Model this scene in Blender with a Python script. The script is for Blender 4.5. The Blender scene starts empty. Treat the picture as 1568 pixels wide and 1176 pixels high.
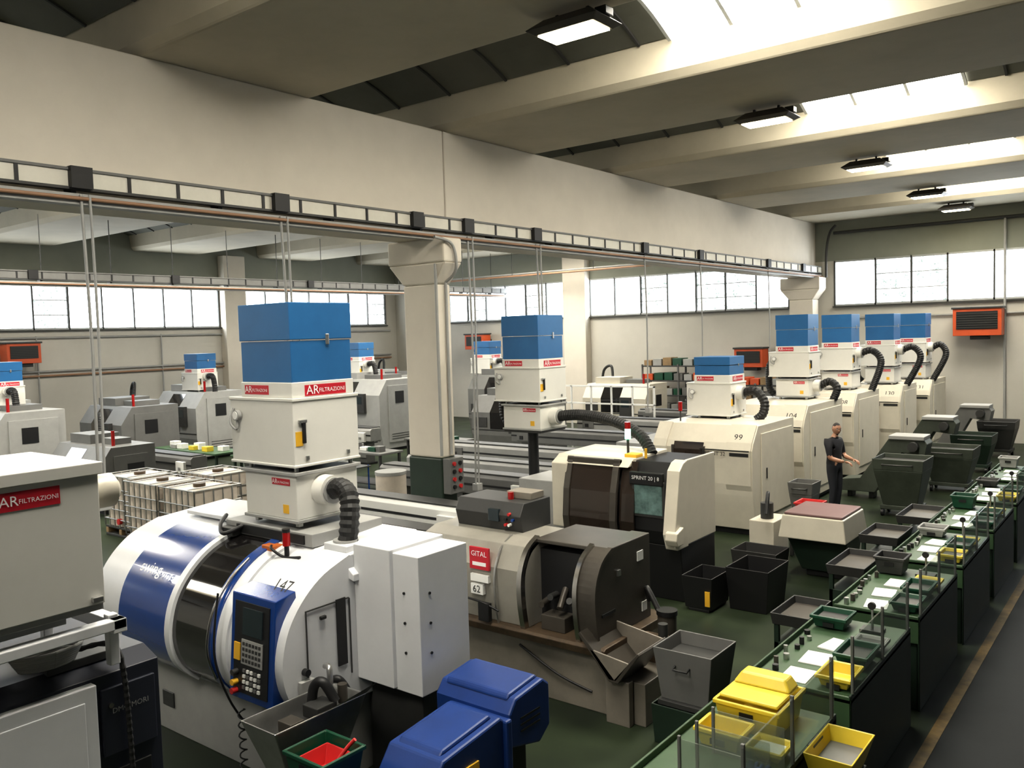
import bpy, bmesh, math, random
from mathutils import Vector, Matrix
random.seed(7)
scn=bpy.context.scene
# ------------------------------------------------------------------ camera
cam_d=bpy.data.cameras.new("camera"); cam=bpy.data.objects.new("camera",cam_d); scn.collection.objects.link(cam)
cam_d.sensor_width=36; cam_d.lens=30.08; cam_d.clip_start=0.05; cam_d.clip_end=300
R=Matrix(((.7889,-.0122,.6144),(.6138,.0643,-.7868),(-.0299,.9978,.0582)))
cam.matrix_world=Matrix.Translation((0,0,3.8))@R.to_4x4()
scn.camera=cam
# ------------------------------------------------------------------ materials
MC={}
def mat(name,col,rough=.5,metal=0,var=.12,scale=3,bump=0,emit=None,es=0,coat=0,alpha=None):
    if name in MC: return MC[name]
    m=bpy.data.materials.new(name); m.use_nodes=True; nt=m.node_tree; p=nt.nodes['Principled BSDF']
    p.inputs['Roughness'].default_value=rough; p.inputs['Metallic'].default_value=metal
    if coat: p.inputs['Coat Weight'].default_value=coat
    tc=nt.nodes.new('ShaderNodeTexCoord'); n=nt.nodes.new('ShaderNodeTexNoise')
    n.inputs['Scale'].default_value=scale; n.inputs['Detail'].default_value=6; n.inputs['Roughness'].default_value=.65
    nt.links.new(tc.outputs['Object'],n.inputs['Vector'])
    r=nt.nodes.new('ShaderNodeValToRGB'); r.color_ramp.elements[0].position=.3; r.color_ramp.elements[1].position=.62
    c=Vector(col)
    r.color_ramp.elements[0].color=(*(c*(1-var)),1); r.color_ramp.elements[1].color=(*c,1)
    nt.links.new(n.outputs['Fac'],r.inputs['Fac']); nt.links.new(r.outputs['Color'],p.inputs['Base Color'])
    if bump:
        b=nt.nodes.new('ShaderNodeBump'); b.inputs['Strength'].default_value=bump
        n2=nt.nodes.new('ShaderNodeTexNoise'); n2.inputs['Scale'].default_value=scale*12
        nt.links.new(tc.outputs['Object'],n2.inputs['Vector']); nt.links.new(n2.outputs['Fac'],b.inputs['Height']); nt.links.new(b.outputs['Normal'],p.inputs['Normal'])
    if emit:
        p.inputs['Emission Color'].default_value=(*emit,1); p.inputs['Emission Strength'].default_value=es
    MC[name]=m; return m
WHITE=mat('machine_white',(.66,.67,.69),.35,var=.06)
CREAM=mat('machine_cream',(.60,.56,.47),.4,var=.08)
FILT=mat('filter_white',(.67,.66,.62),.35,var=.05)
BLUE=mat('filter_blue',(.020,.125,.31),.4,var=.12)
DBLUE=mat('door_blue',(.008,.045,.22),.2,var=.1,coat=.5)
CBLUE=mat('conveyor_blue',(.006,.035,.18),.45,var=.2)
NAVY=mat('cabinet_navy',(.018,.021,.034),.45)
SMOKE=mat('smoked_glass',(.010,.009,.009),.08,var=.3,coat=.6)
BROWNG=mat('bronze_glass',(.030,.020,.015),.15,var=.3,coat=.5)
BLACK=mat('black_paint',(.007,.007,.008),.5)
RUBBER=mat('black_rubber',(.008,.008,.008),.55)
DGREY=mat('dark_grey',(.035,.035,.034),.5,var=.25)
GREY=mat('grey_paint',(.14,.14,.135),.5,var=.15)
LGREY=mat('light_grey',(.33,.33,.32),.5,var=.12)
TAUPE=mat('taupe_metal',(.075,.066,.055),.42,.3,var=.25)
OLDM=mat('worn_cream',(.235,.21,.175),.45,.1,var=.3,scale=2)
OLDL=mat('worn_grey_enamel',(.30,.285,.25),.35,.1,var=.2,scale=2)
STEEL=mat('brushed_steel',(.50,.50,.49),.3,.85,var=.25)
CHROME=mat('chrome',(.5,.48,.45),.25,1)
RUST=mat('oily_rust',(.09,.06,.035),.5,.2,var=.5,scale=8)
GREEN=mat('bench_green',(.045,.095,.042),.5,var=.25)
DGREEN=mat('dark_green',(.013,.030,.018),.5,var=.3)
OLIVE=mat('olive_metal',(.060,.072,.055),.5,.1,var=.35)
CRATEG=mat('green_plastic',(.006,.06,.03),.4)
YEL=mat('yellow_plastic',(.72,.55,.045),.4)
RED=mat('red_label',(.50,.015,.03),.4,var=.05)
REDP=mat('red_plastic',(.5,.02,.02),.4)
ORANGE=mat('orange_paint',(.55,.085,.02),.45)
PINK=mat('maroon_top',(.17,.095,.095),.5)
PAPER=mat('paper',(.78,.78,.76),.7,var=.03)
INK=mat('ink_black',(.01,.01,.01),.6,var=0)
TXW=mat('text_white',(.85,.85,.85),.5,var=0)
CONC=mat('painted_concrete',(.67,.62,.54),.75,var=.07,scale=1.2,bump=.08)
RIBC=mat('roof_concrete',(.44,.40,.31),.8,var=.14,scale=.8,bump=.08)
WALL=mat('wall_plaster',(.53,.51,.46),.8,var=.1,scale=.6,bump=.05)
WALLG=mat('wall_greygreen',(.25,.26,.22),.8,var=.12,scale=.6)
WALLD=mat('wall_dark_bounce_cut',(.10,.11,.10),.8,var=.12,scale=.6)  # for the unseen right wall, coloured dark to cut its bounce light
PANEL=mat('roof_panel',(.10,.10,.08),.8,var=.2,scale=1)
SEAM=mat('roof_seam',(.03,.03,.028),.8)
ALU=mat('window_frame',(.42,.43,.43),.5,.3)
DARKF=mat('dark_frame',(.05,.05,.045),.6)
SCREEN=mat('lcd_screen',(.02,.03,.035),.15)
SKIN=mat('skin',(.42,.22,.14),.5,var=.08,scale=15)
HAIR=mat('hair',(.035,.03,.028),.8,var=.5,scale=60)
TSHIRT=mat('black_tshirt',(.010,.010,.014),.8)
TROU=mat('dark_trousers',(.016,.018,.026),.8)
PIPEC=mat('copper_pipe',(.30,.17,.10),.5)
WOOD=mat('pallet_wood',(.30,.20,.10),.7,var=.3)
IBCW=mat('translucent_tank',(.62,.55,.47),.45,var=.2)
GLOW=mat('lamp_tube',(.9,.8,.6),.5,emit=(1,.84,.50),es=14)
LGREEN=mat('lamp_green',(.1,.9,.4),.3,emit=(.2,1,.5),es=4)
LRED=mat('lamp_red',(.35,.01,.01),.2)
YSTK=mat('yellow_sticker',(.80,.45,.03),.5)
RAILW=mat('rail_cover',(.62,.60,.53),.5,var=.1)
def paneMat(name,strength,foliage,col=(.93,.97,1)):
    m=bpy.data.materials.new(name); m.use_nodes=True; nt=m.node_tree; nt.nodes.clear()
    o=nt.nodes.new('ShaderNodeOutputMaterial'); e=nt.nodes.new('ShaderNodeEmission'); e.inputs['Strength'].default_value=strength
    tc=nt.nodes.new('ShaderNodeTexCoord'); n=nt.nodes.new('ShaderNodeTexNoise'); n.inputs['Scale'].default_value=9 if foliage else 1
    n.inputs['Detail'].default_value=8; n.inputs['Roughness'].default_value=.75
    r=nt.nodes.new('ShaderNodeValToRGB'); c=Vector(col)
    r.color_ramp.elements[0].position=.40 if foliage else .38; r.color_ramp.elements[1].position=.56
    r.color_ramp.elements[0].color=((.15,.19,.17,1) if foliage else (*(c*.9),1)); r.color_ramp.elements[1].color=(*c,1)
    nt.links.new(tc.outputs['Object'],n.inputs['Vector']); nt.links.new(n.outputs['Fac'],r.inputs['Fac']); nt.links.new(r.outputs['Color'],e.inputs['Color']); nt.links.new(e.outputs['Emission'],o.inputs['Surface'])
    return m
WPANE=paneMat('window_daylight',5.0,False,(.90,.96,1)); WLEAF=paneMat('window_foliage',1.5,True)
SKYL=paneMat('skylight_daylight',11,False,(1,.945,.82))
def clearMat():
    m=bpy.data.materials.new('clear_plastic'); m.use_nodes=True; nt=m.node_tree; nt.nodes.clear()
    o=nt.nodes.new('ShaderNodeOutputMaterial'); a=nt.nodes.new('ShaderNodeBsdfTransparent'); g=nt.nodes.new('ShaderNodeBsdfPrincipled')
    g.inputs['Base Color'].default_value=(.30,.32,.28,1); g.inputs['Roughness'].default_value=.15
    x=nt.nodes.new('ShaderNodeMixShader'); x.inputs[0].default_value=.25
    a.inputs['Color'].default_value=(.86,.9,.88,1)
    nt.links.new(a.outputs[0],x.inputs[1]); nt.links.new(g.outputs[0],x.inputs[2]); nt.links.new(x.outputs[0],o.inputs[0]); return m
CLEAR=clearMat()
# ------------------------------------------------------------------ builder
def smooth_path(pts,k=6):
    P=[Vector(p) for p in pts]; out=[]
    for i in range(len(P)-1):
        a=P[max(i-1,0)];b=P[i];c=P[i+1];d=P[min(i+2,len(P)-1)]
        for j in range(k):
            t=j/k; out.append(.5*((2*b)+(c-a)*t+(2*a-5*b+4*c-d)*t*t+(3*b-a-3*c+d)*t**3))
    out.append(P[-1]); return out
class B:
    def __init__(s,name): s.name=name; s.g={'b':[[],[],[],[]],'n':[[],[],[],[]]}; s.mats=[]
    def mi(s,m):
        if m not in s.mats: s.mats.append(m)
        return s.mats.index(m)
    def add(s,vs,fs,m,g='b',sm=False):
        V,F,M,S=s.g[g]; o=len(V); V.extend([tuple(v) for v in vs]); i=s.mi(m)
        for f in fs: F.append([q+o for q in f]); M.append(i); S.append(sm)
    def box(s,x0,x1,y0,y1,z0,z1,m,g='b'):
        if x0>x1:x0,x1=x1,x0
        if y0>y1:y0,y1=y1,y0
        vs=[(x,y,z) for z in(z0,z1) for y in(y0,y1) for x in(x0,x1)]
        s.add(vs,[(0,2,3,1),(4,5,7,6),(0,1,5,4),(2,6,7,3),(0,4,6,2),(1,3,7,5)],m,g)
    def prism(s,axis,prof,a0,a1,m,g='b'):
        n=len(prof)
        def P(a,p): return (a,p[0],p[1]) if axis=='x' else ((p[0],a,p[1]) if axis=='y' else (p[0],p[1],a))
        vs=[P(a0,p) for p in prof]+[P(a1,p) for p in prof]
        fs=[list(range(n))[::-1],[n+i for i in range(n)]]+[(i,(i+1)%n,n+(i+1)%n,n+i) for i in range(n)]
        s.add(vs,fs,m,g)
    def strip(s,line,x0,x1,off,th,m,axis='x',sm=False):
        L=[Vector((p[0],p[1])) for p in line]; N=[]
        for i in range(len(L)):
            d=(L[min(i+1,len(L)-1)]-L[max(i-1,0)]).normalized(); N.append(Vector((-d.y,d.x)))
        o=[L[i]+N[i]*off for i in range(len(L))]; q=[L[i]+N[i]*(off-th) for i in range(len(L))]
        n=len(L)
        def P(a,p): return (a,p[0],p[1]) if axis=='x' else (p[0],a,p[1])
        s.add([P(a,p) for a in(x0,x1) for p in o],[(i,i+1,n+i+1,n+i) for i in range(n-1)],m,'n',sm)
        s.add([P(a,p) for a in(x0,x1) for p in q],[(i,n+i,n+i+1,i+1) for i in range(n-1)],m,'n',sm)
        vs=[]
        for a in(x0,x1):
            for p in o: vs.append(P(a,p))
            for p in q: vs.append(P(a,p))
        fs=[]
        for i in range(n-1):
            fs+= [(i,n+i,n+i+1,i+1),(2*n+i,2*n+i+1,3*n+i+1,3*n+i)]
        fs+=[(0,2*n,3*n,n),(n-1,2*n-1,4*n-1,3*n-1)]
        s.add(vs,fs,m,'n',False)
    def taper(s,x0,x1,y0,y1,z0,X0,X1,Y0,Y1,z1,m,g='b'):
        vs=[(x0,y0,z0),(x1,y0,z0),(x1,y1,z0),(x0,y1,z0),(X0,Y0,z1),(X1,Y0,z1),(X1,Y1,z1),(X0,Y1,z1)]
        s.add(vs,[(3,2,1,0),(4,5,6,7),(0,1,5,4),(1,2,6,5),(2,3,7,6),(3,0,4,7)],m,g)
    def tray(s,x0,x1,y0,y1,z0,z1,X0,X1,Y0,Y1,t,m,fill=None,fz=.6):
        o=[(x0,y0,z0),(x1,y0,z0),(x1,y1,z0),(x0,y1,z0),(X0,Y0,z1),(X1,Y0,z1),(X1,Y1,z1),(X0,Y1,z1)]
        i=[(x0+t,y0+t,z0+t),(x1-t,y0+t,z0+t),(x1-t,y1-t,z0+t),(x0+t,y1-t,z0+t),(X0+t,Y0+t,z1),(X1-t,Y0+t,z1),(X1-t,Y1-t,z1),(X0+t,Y1-t,z1)]
        f=[(3,2,1,0),(0,1,5,4),(1,2,6,5),(2,3,7,6),(3,0,4,7)]
        f+=[(8,9,10,11),(8,12,13,9),(9,13,14,10),(10,14,15,11),(11,15,12,8)]
        f+=[(4,5,13,12),(5,6,14,13),(6,7,15,14),(7,4,12,15)]
        s.add(o+i,f,m,'b')
        if fill:
            k=fz; L=lambda a,b:a+(b-a)*k
            s.add([(L(x0,X0)+t,L(y0,Y0)+t,L(z0,z1)),(L(x1,X1)-t,L(y0,Y0)+t,L(z0,z1)),(L(x1,X1)-t,L(y1,Y1)-t,L(z0,z1)),(L(x0,X0)+t,L(y1,Y1)-t,L(z0,z1))],[(0,1,2,3)],fill,'n')
    def cyl(s,p0,p1,r,m,n=16,r1=None,g='n'):
        p0=Vector(p0);p1=Vector(p1); d=(p1-p0).normalized(); u=d.orthogonal().normalized(); w=d.cross(u); r1=r if r1 is None else r1
        vs=[p0+(u*math.cos(2*math.pi*i/n)+w*math.sin(2*math.pi*i/n))*r for i in range(n)]+[p1+(u*math.cos(2*math.pi*i/n)+w*math.sin(2*math.pi*i/n))*r1 for i in range(n)]
        s.add(vs,[(i,(i+1)%n,n+(i+1)%n,n+i) for i in range(n)],m,g,True)
        s.add(vs,[list(range(n))[::-1],[n+i for i in range(n)]],m,g,False)
    def tube(s,pts,r,m,n=10,k=6,corr=0,smooth=True):
        P=smooth_path(pts,k) if smooth else [Vector(p) for p in pts]
        if corr:
            Q=[]
            for i in range(len(P)-1):
                L=(P[i+1]-P[i]).length; c=max(1,int(L/.02))
                for j in range(c): Q.append(P[i].lerp(P[i+1],j/c))
            Q.append(P[-1]); P=Q
        vs=[]; d0=(P[1]-P[0]).normalized(); u=d0.orthogonal().normalized()
        for i,p in enumerate(P):
            d=(P[min(i+1,len(P)-1)]-P[max(i-1,0)]).normalized(); u=(u-d*u.dot(d)).normalized(); w=d.cross(u)
            rr=r*(1+(corr if i%2 else -corr)) if corr else r
            vs+=[p+(u*math.cos(2*math.pi*j/n)+w*math.sin(2*math.pi*j/n))*rr for j in range(n)]
        fs=[(i*n+j,i*n+(j+1)%n,(i+1)*n+(j+1)%n,(i+1)*n+j) for i in range(len(P)-1) for j in range(n)]
        s.add(vs,fs,m,'n',not corr)
        s.add(vs,[list(range(n))[::-1],[(len(P)-1)*n+j for j in range(n)]],m,'n')
    def text(s,t,loc,size,face,m,ax='CENTER'):
        c=bpy.data.curves.new('t','FONT'); c.body=t; c.size=size; c.align_x=ax; c.align_y='CENTER'; c.resolution_u=2
        o=bpy.data.objects.new('t',c); scn.collection.objects.link(o); dg=bpy.context.evaluated_depsgraph_get()
        me=bpy.data.meshes.new_from_object(o.evaluated_get(dg))
        L=Vector(loc)
        if face=='y-': X,Y=Vector((1,0,0)),Vector((0,0,1))
        elif face=='x+': X,Y=Vector((0,1,0)),Vector((0,0,1))
        else: X,Y=face
        s.add([L+X*v.co.x+Y*v.co.y for v in me.vertices],[list(p.vertices) for p in me.polygons],m,'n')
        bpy.data.objects.remove(o); bpy.data.meshes.remove(me)
    def done(s,bev=.012,seg=2,loc=None):
        objs=[]
        parts=[k for k in('b','n') if s.g[k][0]]
        for k in parts:
            V,F,M,S=s.g[k]; me=bpy.data.meshes.new(s.name+'_mesh'); me.from_pydata(V,[],F)
            for m in s.mats: me.materials.append(m)
            me.polygons.foreach_set('material_index',M); me.polygons.foreach_set('use_smooth',S); me.update()
            if k=='b':
                bm=bmesh.new(); bm.from_mesh(me); bmesh.ops.recalc_face_normals(bm,faces=bm.faces); bm.to_mesh(me); bm.free()
            nm=s.name if len(parts)==1 else ('body' if k=='b' else 'fittings')
            o=bpy.data.objects.new(nm,me); scn.collection.objects.link(o)
            if k=='b' and bev>0:
                md=o.modifiers.new('bevel','BEVEL'); md.width=bev; md.segments=seg; md.limit_method='ANGLE'; md.angle_limit=math.radians(40)
            objs.append(o)
        if len(objs)==1: return objs[0]
        e=bpy.data.objects.new(s.name,None); scn.collection.objects.link(e)
        for o in objs: o.parent=e
        return e
# ------------------------------------------------------------------ room
XL,XR,Y0,Y1=-30.6,9.0,-7.0,30.0; ZW0,ZW1=4.42,5.96; ZR=7.29; TOP=8.35
m=bpy.data.materials.new('epoxy_floor'); m.use_nodes=True; nt=m.node_tree; p=nt.nodes['Principled BSDF']
tc=nt.nodes.new('ShaderNodeTexCoord'); n=nt.nodes.new('ShaderNodeTexNoise'); n.inputs['Scale'].default_value=.8; n.inputs['Detail'].default_value=9
r=nt.nodes.new('ShaderNodeValToRGB'); r.color_ramp.elements[0].color=(.012,.017,.011,1); r.color_ramp.elements[1].color=(.030,.042,.022,1); r.color_ramp.elements[0].position=.35; r.color_ramp.elements[1].position=.65
rr=nt.nodes.new('ShaderNodeMapRange'); rr.inputs[3].default_value=.30; rr.inputs[4].default_value=.6
p.inputs['Specular IOR Level'].default_value=.14
nt.links.new(tc.outputs['Object'],n.inputs['Vector']); nt.links.new(n.outputs['Fac'],r.inputs['Fac']); nt.links.new(r.outputs['Color'],p.inputs['Base Color']); nt.links.new(n.outputs['Fac'],rr.inputs[0]); nt.links.new(rr.outputs[0],p.inputs['Roughness'])
FLOOR=m
AISLE=mat('aisle_floor_dimmed',(.014,.016,.017),.6,var=.3,scale=1)  # floor right of the line: weaker light there put into a darker colour
AISLE.node_tree.nodes['Principled BSDF'].inputs['Specular IOR Level'].default_value=.1
b=B('floor'); b.box(XL-.3,-1.78,Y0-.3,Y1+.3,-.2,0,FLOOR,'n'); b.box(-1.78,XR+.3,Y0-.3,Y1+.3,-.2,0,AISLE,'n'); b.done(0)
b=B('floor_marking'); b.box(-1.78,-1.68,0,29,.0,.004,mat('line_yellow',(.16,.095,.015),.6,var=.6,scale=6),'n'); b.done(0)
def wall_with_openings(name,axis,pos,th,a0,a1,ops):
    b=B(name)
    def bx(p,q,z0,z1,mt):
        if axis=='x': b.box(pos,pos+th,p,q,z0,z1,mt,'n')
        else: b.box(p,q,pos,pos+th,z0,z1,mt,'n')
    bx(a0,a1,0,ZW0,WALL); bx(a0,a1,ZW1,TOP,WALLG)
    c=a0
    for (p,q) in ops:
        bx(c,p,ZW0,ZW1,WALL); c=q
    bx(c,a1,ZW0,ZW1,WALL); return b.done(0)
wn=[0]
def window(axis,pos,inward,edges,leaf):
    wn[0]+=1; b=B('window_%d'%wn[0]); w=.05
    def bx(p,q,z0,z1,d0,d1,mt):
        lo,hi=sorted((pos+inward*d0,pos+inward*d1))
        if axis=='x': b.box(lo,hi,p,q,z0,z1,mt,'n')
        else: b.box(p,q,lo,hi,z0,z1,mt,'n')
    a0,a1=edges[0],edges[-1]
    bx(a0,a1,ZW0,ZW0+.06,-.1,.03,ALU); bx(a0,a1,ZW1-.06,ZW1,-.1,.03,ALU)
    bx(a0-.05,a1+.05,ZW0-.05,ZW0,0,.12,DARKF)
    for e in edges: bx(e-w/2,e+w/2,ZW0,ZW1,-.1,.03,DARKF)
    for i in range(len(edges)-1):
        lf=i in leaf
        bx(edges[i]+w/2,edges[i+1]-w/2,ZW0+.06,ZW1-.06,-.08,-.06,WLEAF if lf else WPANE)
        if lf:
            for k in(.33,.66): 
                z=ZW0+(ZW1-ZW0)*k; bx(edges[i],edges[i+1],z-.012,z+.012,-.06,0,ALU)
    return b.done(0)
def seq(a,b,n): return [a+(b-a)*i/n for i in range(n+1)]
wall_with_openings('wall_left','x',XL-.3,.3,Y0,Y1,[(-6,-1),(0,9.6),(10.6,20.1),(21.2,29.3)])
wall_with_openings('wall_back','y',Y1,.3,XL-.3,XR+.3,[(-27,-20.3),(-19.2,-10.9),(-9.3,-1.2),(0,8)])
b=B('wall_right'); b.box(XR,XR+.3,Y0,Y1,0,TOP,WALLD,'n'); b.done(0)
b=B('wall_front'); b.box(XL-.3,XR+.3,Y0-.3,Y0,0,TOP,WALL,'n'); b.done(0)
window('x',XL,1,seq(-6,-1,4),[]); window('x',XL,1,seq(0,9.6,8),[]); window('x',XL,1,seq(10.6,20.1,8),[2]); window('x',XL,1,seq(21.2,29.3,7),[4,6])
window('y',Y1,-1,seq(-27,-20.3,6),[1,4]); window('y',Y1,-1,seq(-19.2,-10.9,7),[2,4,5]); window('y',Y1,-1,[-9.3,-7.98,-6.87,-5.8,-4.5,-3.4,-2.3,-1.2],[1,2,5]); window('y',Y1,-1,seq(0,8,7),[])
# roof elements: wide trough beams with vaulted gaps between them
NE=[-10.9,-5.4,.1,5.6,11.1,16.6,22.1,27.6]; BW=2.65; VH=.58
prof=[(.04,0),(BW-.04,0),(BW+.06,.12),(BW+.10,VH),(BW+.16,VH+.08),(-.16,VH+.08),(-.10,VH),(-.06,.12)]
for e in NE:
    if e+BW<Y0: continue
    b=B('roof_beam'); P=[(min(max(e+p,Y0),Y1),ZR+z) for p,z in prof]
    b.prism('x',P,XL,XR,RIBC,'b'); b.done(.03 if e>Y0 and e+BW<Y1 else 0)
def arc(yc,h,z0,rise,n=11): return [(yc-h+2*h*i/(n-1), z0+rise*math.sin(math.pi*i/(n-1))) for i in range(n)]
cb=B('ceiling')
for e in NE[1:-1]:
    yc=e+(BW+5.5)/2; a=arc(yc,(5.5-BW)/2-.12,ZR+VH-.02,.38)
    segs=[(XL,-21.5,0),(-21.5,-17.5,1),(-17.5,-5.6,0),(-5.6,-2.9,1),(-2.9,XR,0)]
    for x0,x1,s in segs:
        if s:
            sb=B('skylight'); sb.strip(a,x0,x1,.0,.03,SKYL)
            k=3 if x0>-10 else 4
            for i in range(k+1):
                xx=x0+(x1-x0)*i/k; sb.strip(a,xx-.025,xx+.025,-.035,.05,ALU)
            sb.done(0)
        else:
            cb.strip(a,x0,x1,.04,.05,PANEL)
            xx=x0+.6
            while xx<x1-.2:
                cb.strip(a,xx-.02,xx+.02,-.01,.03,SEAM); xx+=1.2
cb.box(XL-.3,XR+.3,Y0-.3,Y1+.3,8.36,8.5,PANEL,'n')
cb.done(0)
# main beam and column
b=B('main_beam'); zb=5.42
b.prism('y',[(-9.95,zb),(-9.95,ZR),(-10.6,ZR),(-10.6,zb)],Y0,11.02,CONC); b.prism('y',[(-9.95,zb),(-9.95,ZR),(-10.6,ZR),(-10.6,zb)],11.04,Y1,CONC); b.done(.02)
def column(x0,x1,y0,y1,ztop,nm='column'):
    b=B(nm)
    b.box(x0,x1,y0,y1,1.75,ztop-.75,CONC); b.box(x0-.01,x1+.01,y0-.01,y1+.01,0,1.75,DGREEN)
    b.taper(x0,x1,y0,y1,ztop-.75,x0-.3,x1+.25,y0-.05,y1+.05,ztop-.4,CONC); b.box(x0-.3,x1+.25,y0-.05,y1+.05,ztop-.4,ztop,CONC)
    b.done(.03)
column(-10.50,-9.74,10.5,10.85,zb); column(-10.6,-9.8,29.2,29.8,zb); column(-10.58,-9.72,-6.8,-6.3,zb)
b=B('wall_pilaster'); b.box(-20.3,-19.2,29.6,30,0,7.29,CONC); b.done(.02)
b=B('wall_pilaster'); b.box(-30.6,-30.2,20.15,21.15,0,7.29,CONC); b.done(.02)
b=B('wall_pilaster'); b.box(-30.6,-30.2,9.65,10.55,0,7.29,CONC); b.done(.02)
# busbar rails with drop boxes
def rail(x,z0,ya,yb,drops,hang=None,nm='busbar_rail',face=RAILW):
    b=B(nm)
    b.box(x-.03,x+.03,ya,yb,z0+.11,z0+.29,face,'n'); b.box(x-.05,x+.05,ya,yb,z0+.29,z0+.32,GREY,'n'); b.box(x-.05,x+.05,ya,yb,z0+.08,z0+.11,DGREY,'n')
    b.box(x-.12,x+.04,ya,yb,z0-.08,z0+.04,LGREY,'n'); b.cyl((x+.08,ya,z0-.02),(x+.08,yb,z0-.02),.022,PIPEC,8)
    y=ya+.3; i=0
    while y<yb:
        b.box(x+.03,x+.045,y-.02,y+.02,z0+.08,z0+.31,BLACK,'n')
        if i%3==0: 
            b.box(x-.2,x-.03,y-.03,y+.03,z0+.0,z0+.3,DGREY,'n')
            if hang: b.cyl((x,y,z0+.3),(x,y,hang),.012,DGREY,6)
        y+=.62; i+=1
    for y in drops: b.box(x-.04,x+.11,y-.12,y+.12,z0+.09,z0+.33,BLACK,'n')
    b.done(0)
DR=[4.7,7.4,10.05,11.3,13.3,17.5,20.4,25,28]
rail(-9.75,5.47,-6.8,29.9,DR); rail(-23.5,5.5,-6.8,29.9,[6,10,14,19,24],ZR,face=GREY)
for y,zb2,two in[(4.7,2.05,1),(7.4,3.0,1),(11.3,1.2,1),(13.3,3.0,1),(17.5,2.0,0),(20.4,2.4,0),(25,2.4,0)]:
    b=B('cable_drop'); b.tube([(-9.7,y,5.5),(-9.68,y+.02,(5.5+zb2)/2),(-9.7,y+.01,zb2)],.018,LGREY,6,4)
    if two: b.tube([(-9.66,y+.08,5.5),(-9.66,y+.09,4),(-9.68,y+.07,zb2)],.016,LGREY,6,4)
    b.box(-9.76,-9.64,y-.02,y+.12,zb2-.12,zb2,LGREY); b.done(.005)
b=B('conduit_pipe'); b.cyl((-28,28.4,6.2),(-10.7,28.4,6.2),.04,PIPEC,10); b.cyl((-28,28.6,6.3),(-10.7,28.6,6.3),.03,LGREY,10)
for x in(-26,-22,-18,-14): b.cyl((x,28.4,6.2),(x,28.4,ZR+.02),.012,DGREY,6)
b.done(0)
b=B('conduit_pipe'); b.cyl((-9.3,29.9,6.9),(8,29.9,6.9),.05,DGREY,10); b.cyl((-9.3,29.93,4.0),(8,29.93,4.0),.03,LGREY,8); b.cyl((-4.2,29.9,0),(-4.2,29.9,6.9),.04,LGREY,10); b.tube([(-9.5,29.7,5.4),(-9.5,29.75,6.3),(-9.4,29.8,6.9),(-9.2,29.8,7.15)],.04,DGREY); b.done(0)
b=B('conduit_pipe'); b.cyl((-9.70,10.46,1.8),(-9.70,10.46,5.0),.025,LGREY,8); b.cyl((-9.70,10.7,1.8),(-9.70,10.7,4.7),.025,LGREY,8); b.tube([(-9.70,10.7,4.7),(-9.46,10.7,4.9),(-9.44,10.6,5.3),(-9.46,10.2,5.4)],.025,LGREY,8); b.done(0)
b=B('conduit_pipe')
for z,mm in((3.0,LGREY),(2.85,PIPEC),(4.15,LGREY)): b.cyl((-30.5,-5,z),(-30.5,29.5,z),.035,mm,8)
for y in(7,13,17.5,24): b.cyl((-30.5,y,0.5),(-30.5,y,4.2),.03,LGREY,8)
b.done(0)
b=B('electrical_box'); b.box(-9.725,-9.56,10.50,10.84,1.15,1.75,GREY)
for i in range(4):
    for j in range(2): b.cyl((-9.56,10.59+j*.15,1.27+i*.13),(-9.53,10.59+j*.15,1.27+i*.13),.035,REDP if (i+j)%2 else BLACK,10)
b.done()
# ceiling lamps, fixed under the far edge of each roof beam
for y in(8.0,13.55,19.1,24.6,28.3):
    b=B('ceiling_light'); x=-5.25; z=7.06
    b.taper(x-.38,x+.38,y-.2,y+.2,z,x-.46,x+.46,y-.28,y+.28,z+.05,TAUPE); b.taper(x-.46,x+.46,y-.28,y+.28,z+.05,x-.3,x+.3,y-.14,y+.14,z+.17,TAUPE)
    b.box(x-.35,x+.35,y-.18,y+.18,z-.012,z-.002,GLOW,'n')
    b.box(x+.32,x+.46,y-.08,y+.08,z+.08,z+.17,DGREY)
    for dx in(-.2,.2): b.box(x+dx-.02,x+dx+.02,y-.03,y+.03,z+.16,ZR,DGREY)
    b.done(.01)
# heaters
def heater(x,y,z,face,k=1.0):
    b=B('space_heater'); w,h=.66*k,.42*k
    def bx(a0,a1,z0,z1,d0,d1,m,g='b'):
        if face=='y-': b.box(x+a0,x+a1,y-d1,y-d0,z+z0,z+z1,m,g)
        else: b.box(x+d0,x+d1,y+a0,y+a1,z+z0,z+z1,m,g)
    bx(-w,w,-h,h,.25,.8,ORANGE); bx(-w+.1,w-.1,-h+.2*k,h-.1,.8,.82,BLACK,'n'); bx(-w-.04,w+.04,h-.02,h+.04,.22,.84,DGREY)
    for i in range(7): bx(-w+.1,w-.1,-h+(.24+i*.07)*k,-h+(.255+i*.07)*k,.82,.84,DARKF,'n')
    bx(-.5*k,-.42*k,-.2,.1,0.005,.25,DGREY); bx(.42*k,.5*k,-.2,.1,0.005,.25,DGREY); bx(-.2,.3,-h-.12,-h,.35,.7,BLACK)
    b.done()
heater(-4.85,30,3.75,'y-'); heater(-24.9,30,3.5,'y-',.8); heater(-12.1,30,2.7,'y-',.8); heater(XL,12.3,3.65,'x+',.8)
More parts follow.
